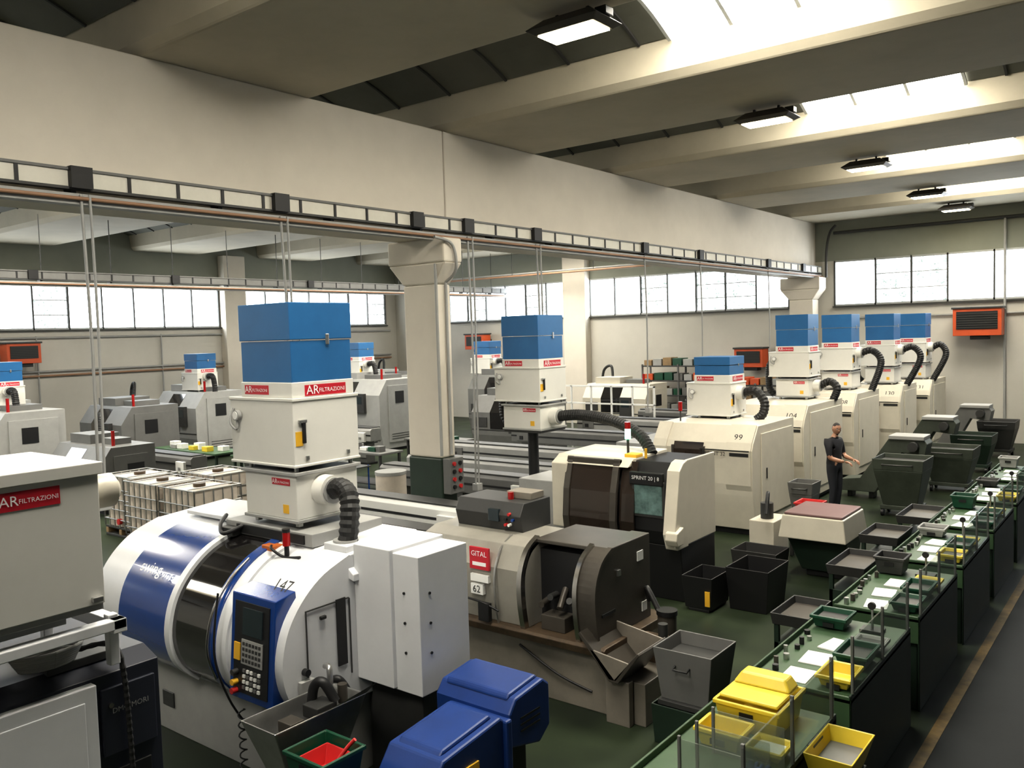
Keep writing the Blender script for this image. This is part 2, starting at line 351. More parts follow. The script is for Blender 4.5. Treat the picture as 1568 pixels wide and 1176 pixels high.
# ------------------------------------------------------------------ oil mist filter
def label(b,face,c,w,h=.085):
    x,y,z=c
    if face=='y-': b.box(x-w/2,x+w/2,y-.004,y,z-h/2,z+h/2,RED,'n'); b.text('AR',(x-w*.32,y-.008,z),w*.24,'y-',TXW); b.text('FILTRAZIONI',(x+w*.15,y-.008,z-.005),w*.11,'y-',TXW)
    else: b.box(x,x+.004,y-w/2,y+w/2,z-h/2,z+h/2,RED,'n'); b.text('AR',(x+.008,y-w*.32,z),w*.24,'x+',TXW); b.text('FILTRAZIONI',(x+.008,y+w*.15,z-.005),w*.11,'x+',TXW)
def mist_filter(x,y,z,hose=None,blueh=.72,sx=.76,sy=.72,low=True,zs=1.0,post=0):
    b=B('oil_mist_filter'); xa=x-sx; yb=y+sy
    if post:
        b.cyl((x-.38,y+.3,0.03),(x-.38,y+.3,z),.09,BLACK,16); b.box(x-.7,x-.1,y,y+.6,0,.03,BLACK)
        b.box(xa,x,y,yb,z-.04,z,DGREY)
    else:
        for (u,v) in((xa+.05,y+.05),(x-.1,y+.05),(xa+.05,yb-.1),(x-.1,yb-.1)): b.box(u,u+.05,v,v+.05,z,z+.06,STEEL)
    z0=z+(.0 if post else .05)
    if low:
        b.box(xa-.02,x+.02,y-.02,yb+.02,z0,z0+.03,LGREY); b.box(xa,x,y,yb,z0+.03,z0+.40*zs,FILT); b.box(xa-.03,x+.03,y-.03,yb+.03,z0+.40*zs,z0+.43*zs,LGREY)
        label(b,'y-',(x-.22,y,z0+.34*zs),.26,.06); b.box(x-.2,x-.12,y-.004,y,z0+.08,z0+.16,YSTK,'n')
        for i in(0,1):
            for j in(0,1): b.cyl((xa+.04+i*(sx-.08),y+.04+j*(sy-.08),z0+.42*zs),(xa+.04+i*(sx-.08),y+.04+j*(sy-.08),z0+.48*zs),.02,STEEL,8)
        z1=z0+.47*zs
    else: z1=z0
    zm=z1+.58*zs; zn=zm+.13*zs
    b.box(xa-.16,x+.02,y-.02,yb+.02,z1,zm-.02,FILT); b.box(xa-.18,x+.03,y-.03,yb+.03,z1,z1+.025,FILT); b.box(xa-.17,x+.03,y-.03,yb+.03,zm-.03,zm,FILT)
    b.box(xa,x,y,yb,zm,zn,FILT)
    label(b,'y-',(xa+.24,y,zn-.07),.36,.085); label(b,'x+',(x,y+.38,zn-.08),.48,.10)
    b.cyl((xa-.02,y-.03,z1+.42*zs),(xa-.02,y-.07,z1+.42*zs),.05,LGREY,16); b.cyl((xa-.02,y-.07,z1+.42*zs),(xa-.02,y-.075,z1+.42*zs),.038,PAPER,16)
    b.tube([(xa-.1,y-.03,z1+.48*zs),(xa-.1,y-.07,z1+.36*zs),(xa-.02,y-.06,z1+.30*zs),(xa-.02,y-.05,z1+.38*zs)],.012,LGREY,6)
    b.box(x+.02,x+.05,y+.07,y+.10,z1+.20*zs,z1+.38*zs,BLACK); b.box(x+.02,x+.025,y+.0,y+.08,z1+.18*zs,z1+.30*zs,YSTK,'n'); b.box(x+.02,x+.045,y+.03,y+.12,z1+.37*zs,z1+.40*zs,STEEL)
    b.box(x+.02,x+.035,y+.1,y+.14,z1+.06,z1+.1,STEEL); b.box(x+.02,x+.035,y+.58,y+.62,z1+.06,z1+.1,STEEL)
    if blueh:
        b.box(xa+.01,x-.01,y+.01,yb-.01,zn,zn+blueh*.52,BLUE); b.box(xa,x,y,yb,zn+blueh*.52+.008,zn+blueh,BLUE)
        b.box(x-.0,x+.012,y+.40,y+.44,zn+blueh*.46,zn+blueh*.6,STEEL)
    if hose:
        h0=Vector(hose[0]); b.cyl((x-.02,h0.y,h0.z),(x+.14,h0.y,h0.z),.14,FILT,20); b.cyl((x+.14,h0.y,h0.z),(x+.16,h0.y,h0.z),.12,LGREY,20)
        b.tube(hose,.085,RUBBER,14,8,corr=.07)
    b.tube([(xa-.15,y+.4,z1+.3*zs),(xa-.3,y+.4,z1+.25*zs),(xa-.32,y+.42,z0+.2),(xa-.2,y+.45,z0+.02)],.08,RUBBER,12,6,corr=.07)
    b.done(.008)
mist_filter(-6.24,4.8,2.10,zs=1.08,hose=[(-6.12,5.1,2.42),(-5.95,5.08,2.46),(-5.80,5.03,2.38),(-5.76,4.98,2.14),(-5.78,4.95,1.88)])
# ------------------------------------------------------------------ lathe 147
b=B('cnc_lathe')
fp0=[(4.32,.72),(4.14,.90),(4.07,1.12),(4.09,1.34),(4.17,1.54),(4.32,1.72),(4.52,1.86),(4.80,1.96)]
fp=[(v.x,v.y) for v in smooth_path([(p[0],p[1],0) for p in fp0],4)]
full=[(4.42,.70)]+fp+[(5.62,2.02),(5.62,.7)]
b.prism('x',full,-8.6,-5.56,WHITE)
b.strip(fp,-8.6,-8.1,.004,.01,WHITE,sm=True); b.strip(fp,-6.3,-5.56,.004,.01,WHITE,sm=True)
b.prism('x',[(4.36,.0),(4.36,.66),(4.42,.72),(5.6,.72),(5.6,0)],-8.5,-5.62,LGREY)
b.box(-5.56,-4.83,4.88,5.48,.86,2.02,WHITE); b.box(-5.56,-5.12,4.84,5.50,.88,2.05,WHITE); b.box(-5.60,-4.95,5.0,5.45,.0,.86,DGREY)
b.strip(fp,-8.08,-7.18,.028,.03,DBLUE,sm=True); b.strip(fp,-7.18,-6.48,.016,.03,SMOKE,sm=True); b.strip(fp,-6.56,-6.44,.045,.06,DBLUE,sm=True); b.strip(fp,-7.22,-7.14,.05,.05,WHITE,sm=True); b.strip(fp,-6.44,-6.30,.03,.04,WHITE,sm=True)
b.tube([(-6.5,p[0]-.07,p[1]+.02) for p in fp0[1:-1]],.014,CHROME,8,3)
b.text('swing',(-7.62,4.155,1.70),.16,(Vector((1,0,0)),Vector((0,.6,.8))),TXW)
b.prism('x',[(4.10,.84),(4.02,.86),(4.10,1.72),(4.30,1.76),(4.36,.84)],-6.24,-5.66,DBLUE)
def on(z,d=0): t=(z-.86)/.86; return 4.02+.08*t-d
def pan(x0,x1,z0,z1,m,d=.012):
    x0-=.04;x1-=.04
    b.add([(x0,on(z0,d),z0),(x1,on(z0,d),z0),(x1,on(z1,d),z1),(x0,on(z1,d),z1),(x0,on(z0,-.01),z0),(x1,on(z0,-.01),z0),(x1,on(z1,-.01),z1),(x0,on(z1,-.01),z1)],[(0,1,2,3),(4,0,3,7),(1,5,6,2),(3,2,6,7),(0,4,5,1)],m,'n')
pan(-6.14,-5.68,.92,1.66,BLACK,.01); pan(-6.02,-5.76,1.40,1.62,SCREEN,.02); pan(-6.03,-5.75,1.16,1.36,LGREY,.018); pan(-6.13,-6.05,1.18,1.32,YSTK,.02)
for i in range(6):
    for j in range(4): pan(-6.01+i*.043,-5.985+i*.043,1.18+j*.045,1.205+j*.045,DGREY,.024)
for i in range(5):
    for j in range(4): pan(-6.0+i*.05,-5.97+i*.05,.96+j*.045,.985+j*.045,PAPER if (i+j)%3 else GREY,.022)
for (x,z,m_) in((-6.13,1.0,YSTK),(-6.13,.93,REDP),(-6.13,1.08,DGREY)): b.cyl((x,on(z,0),z),(x,on(z,.06),z),.026,m_,12)
b.text('147',(-5.80,4.28,1.785),.15,(Vector((1,0,0)),Vector((0,.70,.72))),INK)
X=-5.555
b.box(X,X+.012,4.62,4.72,1.05,1.62,BLACK,'n'); b.box(X,X+.01,4.3,4.31,.95,1.6,DGREY,'n'); b.box(X,X+.01,4.3,4.76,1.6,1.61,DGREY,'n'); b.box(X,X+.01,4.76,4.77,.95,1.6,DGREY,'n')
b.box(X,X+.05,4.2,4.34,.90,1.06,LGREY); b.cyl((X,4.27,1.12),(X+.05,4.27,1.12),.03,BLACK,12); b.box(X,X+.03,4.44,4.5,1.5,1.53,BLACK)
b.tube([(X,4.5,.95),(X+.12,4.52,1.0),(X+.15,4.6,.85),(X+.12,4.65,.7)],.035,BLACK,8)
b.box(-5.92,-5.62,4.82,5.12,1.96,2.02,WHITE); b.prism('y',[(-5.92,1.86),(-5.50,1.74),(-5.50,1.80),(-5.70,1.96),(-5.92,1.96)],4.78,5.1,WHITE)
b.cyl((-5.78,4.95,1.82),(-5.78,4.95,2.04),.11,LGREY,16)
for i in range(3):
    b.cyl((-5.0,4.88,1.2+i*.25),(-5.0,4.87,1.2+i*.25),.012,BLACK,8); b.cyl((-4.83,5.0,1.2+i*.25),(-4.82,5.0,1.2+i*.25),.012,BLACK,8)
b.box(-8.3,-7.35,4.95,5.6,2.0,2.04,WHITE); b.box(-7.3,-6.0,4.76,5.6,1.97,2.09,LGREY); b.box(-7.1,-6.1,4.74,4.78,1.99,2.07,BLACK,'n')
b.cyl((-6.18,4.62,1.88),(-6.18,4.62,2.0),.022,BLACK,10); b.cyl((-6.18,4.62,2.0),(-6.18,4.62,2.12),.034,LRED,12); b.cyl((-6.18,4.62,2.12),(-6.18,4.62,2.15),.036,BLACK,12)
b.box(-6.52,-6.36,4.6,4.72,1.92,1.97,mat('amber',(.5,.13,.02),.4)); b.tube([(-6.4,4.62,1.97),(-6.3,4.55,1.97),(-6.2,4.6,1.9),(-6.0,4.62,1.92)],.012,BLACK,6)
b.tube([(-7.0,4.75,2.06),(-7.1,4.6,2.0),(-7.3,4.7,2.05),(-7.5,4.9,2.08)],.02,BLACK,6); b.box(-7.25,-7.05,4.66,4.76,1.96,2.04,DGREY)
b.tube([(-6.35,4.03,1.7),(-6.34,3.96,1.2),(-6.30,4.05,.8),(-6.25,4.2,.5)],.01,BLACK,6)
b.box(-7.9,-7.7,4.345,4.36,.25,.4,DGREY)
b.tube([(-6.2+.03*math.cos(i*1.3),4.1+.03*math.sin(i*1.3),.72-i*.018) for i in range(34)],.007,BLACK,5,2)
b.box(-8.95,-8.6,4.9,5.6,.0,1.5,GREY)
b.done(.018,3)
# hopper in front of the lathe
b=B('chip_hopper')
b.tray(-5.42,-5.16,3.80,4.30,.50,.98,-5.50,-5.08,3.62,4.50,.015,STEEL,DGREY,.6); b.box(-5.40,-5.18,3.85,4.25,0,.50,LGREY)
b.add([(-5.08,3.9,.98),(-5.08,4.5,.98),(-5.02,4.56,1.06),(-5.06,4.2,1.0)],[(0,1,2,3)],STEEL,'n')
b.tube([(-5.4,4.2,.85),(-5.38,4.22,1.05),(-5.3,4.25,1.1),(-5.22,4.3,.95)],.04,BLACK,10); b.tube([(-5.35,4.35,.85),(-5.35,4.36,1.15),(-5.45,4.4,1.15)],.025,STEEL,8)
b.box(-5.38,-5.2,4.1,4.3,.86,.96,DGREY); b.box(-5.36,-5.2,3.85,3.98,.84,.93,TAUPE); b.cyl((-5.25,4.4,.9),(-5.25,4.4,1.05),.04,TAUPE,10); b.done(.008)
def crate(x0,x1,y0,y1,z0,z1,m_,fill=None,nm='plastic_crate',fz=.6,t=.012):
    b=B(nm); dx=.03; b.tray(x0+dx,x1-dx,y0+dx,y1-dx,z0,z1,x0,x1,y0,y1,t,m_,fill,fz)
    b.box(x0-.01,x1+.01,y0-.012,y0+.002,z1-.03,z1,m_); b.box(x0-.01,x1+.01,y1-.002,y1+.012,z1-.03,z1,m_); b.box(x0-.012,x0+.002,y0,y1,z1-.03,z1,m_); b.box(x1-.002,x1+.012,y0,y1,z1-.03,z1,m_)
    b.box((x0+x1)/2-.05,(x0+x1)/2+.05,y0-.0,y0+.015,z1-.1,z1-.06,BLACK,'n')
    return b.done(.006)
crate(-4.98,-4.56,3.62,4.0,.69,.90,CRATEG,None)
b=B('steel_stool'); b.box(-4.96,-4.56,3.64,3.98,.64,.69,DGREY)
for x in(-4.94,-4.62):
    for y in(3.66,3.92): b.box(x,x+.04,y,y+.04,0,.64,DGREY)
b.done()
b=B('red_scoop'); b.tray(-4.88,-4.68,3.72,3.90,.705,.84,-4.92,-4.64,3.68,3.96,.01,REDP); b.tube([(-4.68,3.86,.82),(-4.64,3.92,.9),(-4.6,3.95,.95)],.015,REDP,8); b.done(.004)
# blue chip conveyor head: two boxy housings with flat lids
b=B('chip_conveyor')
b.prism('x',[(4.92,.66),(4.92,.92),(5.0,1.02),(5.36,1.06),(5.44,1.0),(5.44,.66),(5.3,.56)],-4.72,-3.96,CBLUE)
b.prism('x',[(4.97,1.0),(5.0,1.045),(5.34,1.085),(5.38,1.05)],-4.66,-4.02,CBLUE)
b.prism('x',[(4.02,.05),(4.02,.62),(4.20,.86),(4.84,.93),(4.90,.88),(4.90,.35),(4.6,.25),(4.3,.05)],-4.52,-3.98,CBLUE)
b.prism('x',[(4.22,.85),(4.26,.895),(4.78,.955),(4.82,.91)],-4.46,-4.04,CBLUE)
b.prism('x',[(3.74,.1),(3.74,.40),(4.02,.62),(4.02,.1)],-4.46,-4.04,CBLUE)
b.box(-4.56,-3.94,4.86,4.93,.5,.90,CBLUE)
for y in(4.4,4.75): b.box(-4.4,-4.1,y,y+.1,0,.3,BLACK)
b.box(-4.5,-4.1,5.1,5.3,0,.60,BLACK)
b.box(-3.98,-3.965,4.42,4.56,.54,.72,YSTK,'n'); b.cyl((-3.98,4.66,.55),(-3.95,4.66,.55),.04,CBLUE,14)
for z in(.74,.79,.84): b.box(-3.96,-3.955,5.05,5.3,z,z+.015,BLACK,'n')
b.cyl((-3.98,4.15,.40),(-3.965,4.15,.40),.05,PAPER,16); b.cyl((-4.25,3.74,.3),(-4.25,3.73,.3),.05,TXW,12); b.text('c',(-4.25,3.725,.3),.06,'y-',DBLUE)
b.tube([(-4.45,3.8,.3),(-4.55,3.85,.25),(-4.6,4.05,.2),(-4.6,4.3,.1)],.035,RUBBER,8)
b.done(.018,2)
# ------------------------------------------------------------------ left foreground navy machine with mist filter
b=B('cnc_lathe')
b.prism('y',[(-7.4,.05),(-7.4,1.94),(-5.1,1.94),(-4.94,1.88),(-4.94,.05)],.4,2.70,NAVY)
b.box(-4.945,-4.88,.5,2.29,.25,1.86,WHITE); b.box(-4.885,-4.875,.55,2.22,.35,1.78,WHITE)
b.box(-4.94,-4.925,2.38,2.62,.3,1.3,BLACK); b.box(-4.94,-4.915,2.33,2.66,1.40,1.80,NAVY)
b.cyl((-4.93,2.38,1.70),(-4.90,2.38,1.70),.015,CHROME,10)
b.box(-4.88,-4.86,2.2,2.23,1.0,1.1,YSTK,'n')
b.text('DMG MORI',(-4.91,2.50,1.66),.045,'x+',LGREY)
b.box(-7.3,-5.1,.5,2.5,0,.06,BLACK)
b.box(-5.6,-5.05,2.1,2.5,1.93,1.98,DGREY); b.box(-5.45,-5.2,1.5,1.9,1.93,2.02,BLACK)
b.tube([(-5.1,2.3,2.02),(-4.98,2.42,2.04),(-4.90,2.46,1.9),(-4.885,2.48,1.2),(-4.89,2.5,.5)],.016,RUBBER,8,corr=.12)
for k in range(7):
    rr=.15+.008*k; b.tube([(-5.10+rr*.6*math.cos(t*math.pi/6),2.12+rr*math.sin(t*math.pi/6),1.995+k*.014) for t in range(13)],.011,LGREY,6,2)
b.done(.015)
b=B('filter_stand')
for (x,y) in((-5.75,1.0),(-4.88,1.0),(-5.75,2.36),(-4.94,2.38)): b.box(x,x+.06,y,y+.06,1.94,2.24,WHITE)
b.box(-5.78,-4.80,.95,1.02,2.16,2.22,WHITE); b.box(-5.78,-4.82,2.38,2.46,2.14,2.22,WHITE); b.box(-4.9,-4.82,.95,2.46,2.16,2.22,WHITE); b.box(-5.78,-5.70,.95,2.46,2.16,2.22,WHITE)
b.done(.006)
b=B('oil_mist_filter')
b.box(-5.75,-4.84,1.0,2.34,2.30,2.34,LGREY); b.box(-5.7,-4.82,1.05,2.34,2.34,3.14,FILT); b.box(-5.71,-4.80,1.04,2.36,3.08,3.15,FILT); b.box(-5.6,-5.0,1.2,2.2,2.22,2.30,LGREY)
label(b,'x+',(-4.82,1.965,3.0),.32,.10)
b.box(-4.82,-4.81,1.72,1.74,2.36,3.05,LGREY); b.box(-4.82,-4.79,2.26,2.32,2.36,2.39,STEEL); b.box(-4.82,-4.79,1.16,1.22,2.36,2.39,STEEL)
b.cyl((-5.0,2.34,2.95),(-5.0,2.50,2.95),.10,CREAM,20); b.cyl((-5.0,2.50,2.95),(-5.0,2.53,2.95),.085,CREAM,20,r1=.06)
b.done(.015)
# ------------------------------------------------------------------ lathe 62 (old)
b=B('cnc_lathe')
b.box(-7.2,-4.40,7.05,8.3,0,.60,OLDM); b.box(-4.40,-3.98,7.02,8.2,0,.42,OLDM)
b.prism('x',[(6.96,.60),(6.94,.68),(6.97,.70),(8.3,.70),(8.3,.60)],-7.3,-4.38,RUST)
b.prism('x',[(7.05,.70),(7.0,1.30),(7.12,1.54),(7.30,1.60),(7.85,1.60),(7.85,.7)],-6.9,-5.38,OLDL)
b.prism('x',[(7.45,.70),(7.45,1.58),(8.05,1.58),(8.05,.7)],-5.42,-4.7,SMOKE)
dp0=[(7.02,.70),(6.97,1.0),(6.98,1.28),(7.10,1.50),(7.30,1.61)]; dp=[(v.x,v.y) for v in smooth_path([(p[0],p[1],0) for p in dp0],4)]
b.prism('x',dp+[(8.1,1.61),(8.1,.70)],-4.72,-4.50,TAUPE)
b.box(-5.42,-4.70,7.25,8.05,1.57,1.61,TAUPE)
b.strip(dp,-5.44,-5.38,.03,.07,CHROME,sm=True); b.strip(dp,-4.74,-4.69,.03,.07,CHROME,sm=True); b.strip(dp,-4.53,-4.48,.012,.03,TAUPE,sm=True)
b.strip([(p[0]-.02,p[1]) for p in dp],-5.76,-5.74,.0,.02,STEEL,sm=True)
b.box(-5.38,-4.74,7.3,7.44,.70,1.5,BLACK,'n')
for i in range(5): b.cyl((-5.3+i*.12,7.30,.95+.08*(i%3)),(-5.26+i*.12,7.12,.95+.1*(i%2)),.035,DGREY if i%2 else TAUPE,10)
b.box(-5.25,-4.95,7.1,7.3,.70,.86,TAUPE)
b.box(-6.10,-5.83,6.965,6.99,1.26,1.50,RED,'n'); b.text('GITAL',(-5.965,6.96,1.43),.08,'y-',TXW); b.box(-6.06,-5.87,6.962,6.966,1.3,1.34,TXW,'n')
b.box(-6.10,-5.85,6.97,7.02,1.12,1.20,PAPER,'n'); b.box(-6.10,-5.93,6.97,7.02,.98,1.09,PAPER,'n'); b.text('62',(-6.015,6.965,1.035),.11,'y-',INK)
b.box(-4.5,-4.49,7.82,7.94,1.36,1.46,PAPER,'n'); b.box(-4.5,-4.49,7.9,8.0,.8,.9,PAPER,'n'); b.box(-4.5,-4.48,7.4,7.46,1.3,1.36,STEEL,'n')
b.box(-4.5,-4.49,7.10,7.35,.95,.98,BLACK,'n')
b.prism('x',[(7.42,1.60),(7.37,1.78),(7.45,1.92),(7.95,1.92),(7.95,1.60)],-6.65,-5.70,DGREY); b.box(-6.15,-6.0,7.36,7.41,1.70,1.84,SCREEN)
for i in range(5): b.cyl((-5.9+.05*(i%3),7.40,1.68+.06*(i//2)),(-5.9+.05*(i%3),7.35,1.68+.06*(i//2)),.018,[REDP,PAPER,DBLUE,BLACK,REDP][i],8)
b.cyl((-6.0,7.6,1.92),(-6.0,7.6,2.0),.035,LRED,12); b.box(-6.1,-5.75,7.65,7.9,1.92,2.0,OLDM)
b.box(-7.0,-6.3,7.035,7.05,.1,.5,OLDM); b.box(-5.95,-5.80,6.90,6.96,.72,.92,BLACK)
b.tube([(-6.2,6.9,.95),(-5.9,6.9,.93),(-5.7,6.95,.85)],.012,BLACK,6)
b.tube([(-5.5,7.04,.5),(-5.0,7.02,.3),(-4.6,7.04,.2)],.012,BLACK,6)
b.cyl((-4.2,7.9,.42),(-4.2,7.9,.82),.10,TAUPE,18); b.cyl((-4.2,7.9,.82),(-4.2,7.9,.87),.11,BLACK,18); b.tube([(-4.3,7.9,.85),(-4.46,7.95,1.05),(-4.46,8.0,.9)],.03,RUBBER,8); b.box(-4.36,-4.05,7.55,7.75,.42,.66,RUST); b.cyl((-4.1,7.62,.66),(-4.1,7.62,.82),.05,DGREY,12)
b.done(.015)
b=B('chip_chute')
b.prism('y',[(-4.62,.84),(-4.28,.44),(-4.18,.44),(-3.94,.76),(-3.96,.78),(-4.22,.48),(-4.60,.87)],6.85,7.4,TAUPE)
b.prism('y',[(-4.60,.86),(-4.28,.46),(-4.20,.46),(-3.96,.76)],7.38,7.4,OLDM); b.prism('y',[(-4.5,.72),(-4.28,.46),(-4.20,.46),(-4.05,.66)],6.85,6.87,OLDM)
b.box(-4.36,-4.1,6.92,7.0,0,.44,OLDM); b.done(.006)
b=B('chip_bin'); b.tray(-3.72,-3.26,6.86,7.30,.42,.90,-3.78,-3.20,6.82,7.36,.015,GREY,DGREY,.75); b.box(-3.74,-3.24,6.82,7.34,.37,.42,DGREY); b.tray(-3.78,-3.22,6.82,7.34,.0,.37,-3.8,-3.2,6.8,7.36,.015,DGREEN)
b.tube([(-3.56,6.83,.76),(-3.56,6.78,.74),(-3.42,6.78,.74),(-3.42,6.83,.76)],.010,BLACK,6,smooth=False); b.done(.006)
# ------------------------------------------------------------------ sprint style lathes
def sprint(x0,x1,y0,y1,h,num,lab,front='cream',win=None,extra=True):
    b=B('cnc_lathe'); M=CREAM
    p=[(y0+.12,.12),(y0+.02,.75),(y0,.95),(y0,h-.42),(y0+.06,h-.3),(y0+.30,h),(y1,h),(y1,.12)]
    fr=[(y0+.10,.7),(y0,.95),(y0,h-.42),(y0+.06,h-.3),(y0+.30,h)]
    if front=='black':
        lower=[(y0+.25,.0),(y0+.15,.80),(y1,.80),(y1,.0)]
        b.prism('x',lower,x0,x1,BLACK)
        up=[(y0+.15,.80),(y0+.08,1.0),(y0+.08,h-.35),(y0+.3,h-.02),(y1,h-.02),(y1,.80)]
        b.prism('x',up,x0+.1,x1-.02,BLACK)
        b.prism('x',[(y0,.80),(y0-.02,.9),(y0+.0,1.2),(y0+.12,h-.1),(y0+.35,h+.03),(y1,h+.03),(y1,.80)],x1-.02,x1+.02,CREAM)
        b.prism('x',[(y0+.02,.78),(y0-.06,1.0),(y0+.1,h-.1),(y0+.22,h),(y0+.34,h+.03),(y0+.34,.78)],x1-.16,x1+.03,CREAM)
        b.prism('x',[(y0-.07,.86),(y0-.12,.94),(y0-.1,1.04),(y0+.1,1.10),(y0+.1,.86)],x1-.1,x1+.08,CREAM)
        b.prism('x',[(y0+.02,.9),(y0+.02,h-.1),(y0+.22,h+.0),(y0+.7,h+.02),(y0+.7,.9)],x0-.15,x0+.12,CREAM)
        b.prism('x',[(y0+.05,h-.10),(y0+.22,h+.01),(y1,h+.03),(y1,h-.08)],x0-.15,x1-.75,CREAM)
        dl=[(y0-.02,.80),(y0-.06,1.1),(y0-.02,1.5),(y0+.06,1.8),(y0+.12,h)]
        b.strip(dl,x0+.14,x0+.98,.0,.03,BROWNG); b.strip(dl,x0+.10,x0+.20,.02,.05,TAUPE); b.strip(dl,x0+.90,x0+1.0,.02,.05,TAUPE); b.box(x0+.1,x0+1.0,y0-.05,y0+.02,.78,.9,TAUPE); b.box(x0+.1,x0+1.0,y0+.08,y0+.16,h-.10,h-.0,TAUPE)
        b.tube([(x0+.3,y0-.05,.93),(x0+.35,y0-.1,.93),(x0+.7,y0-.1,.93),(x0+.75,y0-.05,.93)],.015,CHROME,8)
        b.strip(dl,x0+1.02,x0+1.25,-.06,.03,BROWNG)
        b.box(x1-.72,x1-.20,y0+.03,y0+.1,h-.32,h-.14,BLACK); b.text('SPRINT 20 | 8',(x1-.46,y0+.022,h-.22),.075,'y-',TXW)
        b.box(x1-.66,x1-.22,y0+.05,y0+.09,1.22,1.66,mat('teal_screen',(.16,.26,.25),.15,var=.6,scale=6)); b.box(x1-.70,x1-.18,y0+.06,y0+.085,1.18,1.70,DGREY)
        b.cyl((x0+.9,y0+.5,h),(x0+.9,y0+.5,h+.25),.02,DGREY,8); b.cyl((x0+.9,y0+.5,h+.25),(x0+.9,y0+.5,h+.40),.045,LGREEN,12); b.cyl((x0+.9,y0+.5,h+.4),(x0+.9,y0+.5,h+.50),.045,LRED,12)
        b.box(x0+.95,x0+1.15,y0+.3,y0+.5,h+.0,h+.06,YSTK); b.cyl((x0+1.25,y0+.4,h),(x0+1.25,y0+.4,h+.14),.02,YSTK,8)
    else:
        b.prism('x',p,x0,x1,M)
        b.box(x0+.1,x1-.1,y0+.2,y1-.1,0,.12,BLACK)
        b.strip(fr,x1-.5,x1-.02,.03,.05,M); b.strip(fr,x0+.02,x0+.3,.03,.05,M)
        if win:
            b.strip([(y0,1.0),(y0,h-.45),(y0+.05,h-.32)],win[0],win[1],.012,.02,BROWNG); b.box(win[0]-.04,win[0],y0-.03,y0+.02,.95,h-.38,TAUPE); b.box(win[1],win[1]+.04,y0-.03,y0+.02,.95,h-.38,TAUPE)
        b.text(num,(x1-.3,y0+.10,h-.20),.17,(Vector((1,0,0)),Vector((0,.6,.8))),INK)
        b.box(x1-1.0,x1-.05,y0-.036,y0-.03,h-.44,h-.42,INK,'n'); b.text(lab,(x1-.72,y0-.04,h-.50),.10,'y-',INK); b.box(x1-.42,x1-.06,y0-.038,y0-.03,h-.53,h-.47,INK,'n')
        b.box(x1,x1+.02,y0+.4,y1-.15,.3,h-.15,M); b.box(x1+.02,x1+.035,y0+.6,y0+.64,1.0,1.2,BLACK)
        b.box(x0+.6,x0+.65,y0-.035,y0-.03,.3,.9,DGREY,'n')
        if extra:
            b.cyl((x0+.3,y0+.6,h),(x0+.3,y0+.6,h+.2),.015,DGREY,8); b.cyl((x0+.3,y0+.6,h+.2),(x0+.3,y0+.6,h+.38),.04,LRED,12)
    b.box(x0-1.0,x0,y0+.3,y1-.1,.0,h-.45,LGREY)
    b.done(.02)
sprint(-7.28,-5.38,10.4,11.65,1.96,'','', 'black')
sprint(-8.0,-6.0,14.6,16.7,2.0,'99','SPRINT 32',win=(-7.55,-6.95))
sprint(-8.0,-6.15,17.7,20.3,2.1,'104','SPRINT 32',win=(-7.5,-6.9))
sprint(-8.0,-6.15,21.2,23.4,2.1,'108','SPRINT 32',win=(-7.5,-6.9))
sprint(-7.8,-5.85,24.3,26.1,2.1,'130','SPRINT 32',win=(-7.3,-6.8))
sprint(-7.6,-5.65,26.8,28.9,2.1,'131','SPRINT 32',win=(-7.1,-6.6))
mist_filter(-8.22,11.25,2.2,hose=[(-8.1,11.6,2.42),(-7.6,11.55,2.46),(-6.9,11.4,2.40),(-6.4,11.3,2.22),(-6.15,11.2,1.96)],post=1)
mist_filter(-6.95,15.85,2.0,hose=[(-6.81,16.2,2.5),(-6.55,16.15,2.54),(-6.36,16.1,2.35),(-6.36,16.05,2.12),(-6.48,16.0,1.99)],blueh=.36,low=False,zs=1.15)
mist_filter(-6.65,19.5,2.1,hose=[(-6.51,19.9,2.4),(-6.3,19.9,2.5),(-6.12,19.85,2.35),(-6.2,19.8,2.08)])
mist_filter(-6.6,22.6,2.1,hose=[(-6.46,23,3.05),(-6.2,23,3.1),(-5.98,22.95,2.8),(-6.2,22.9,2.08)])
mist_filter(-6.15,24.9,2.1,hose=[(-6.01,25.3,3.05),(-5.75,25.3,3.12),(-5.56,25.25,2.8),(-5.9,25.2,2.08)])
mist_filter(-5.85,27.2,2.1,hose=[(-5.71,27.5,3.05),(-5.5,27.5,3.12),(-5.36,27.45,2.8),(-5.7,27.4,2.08)])
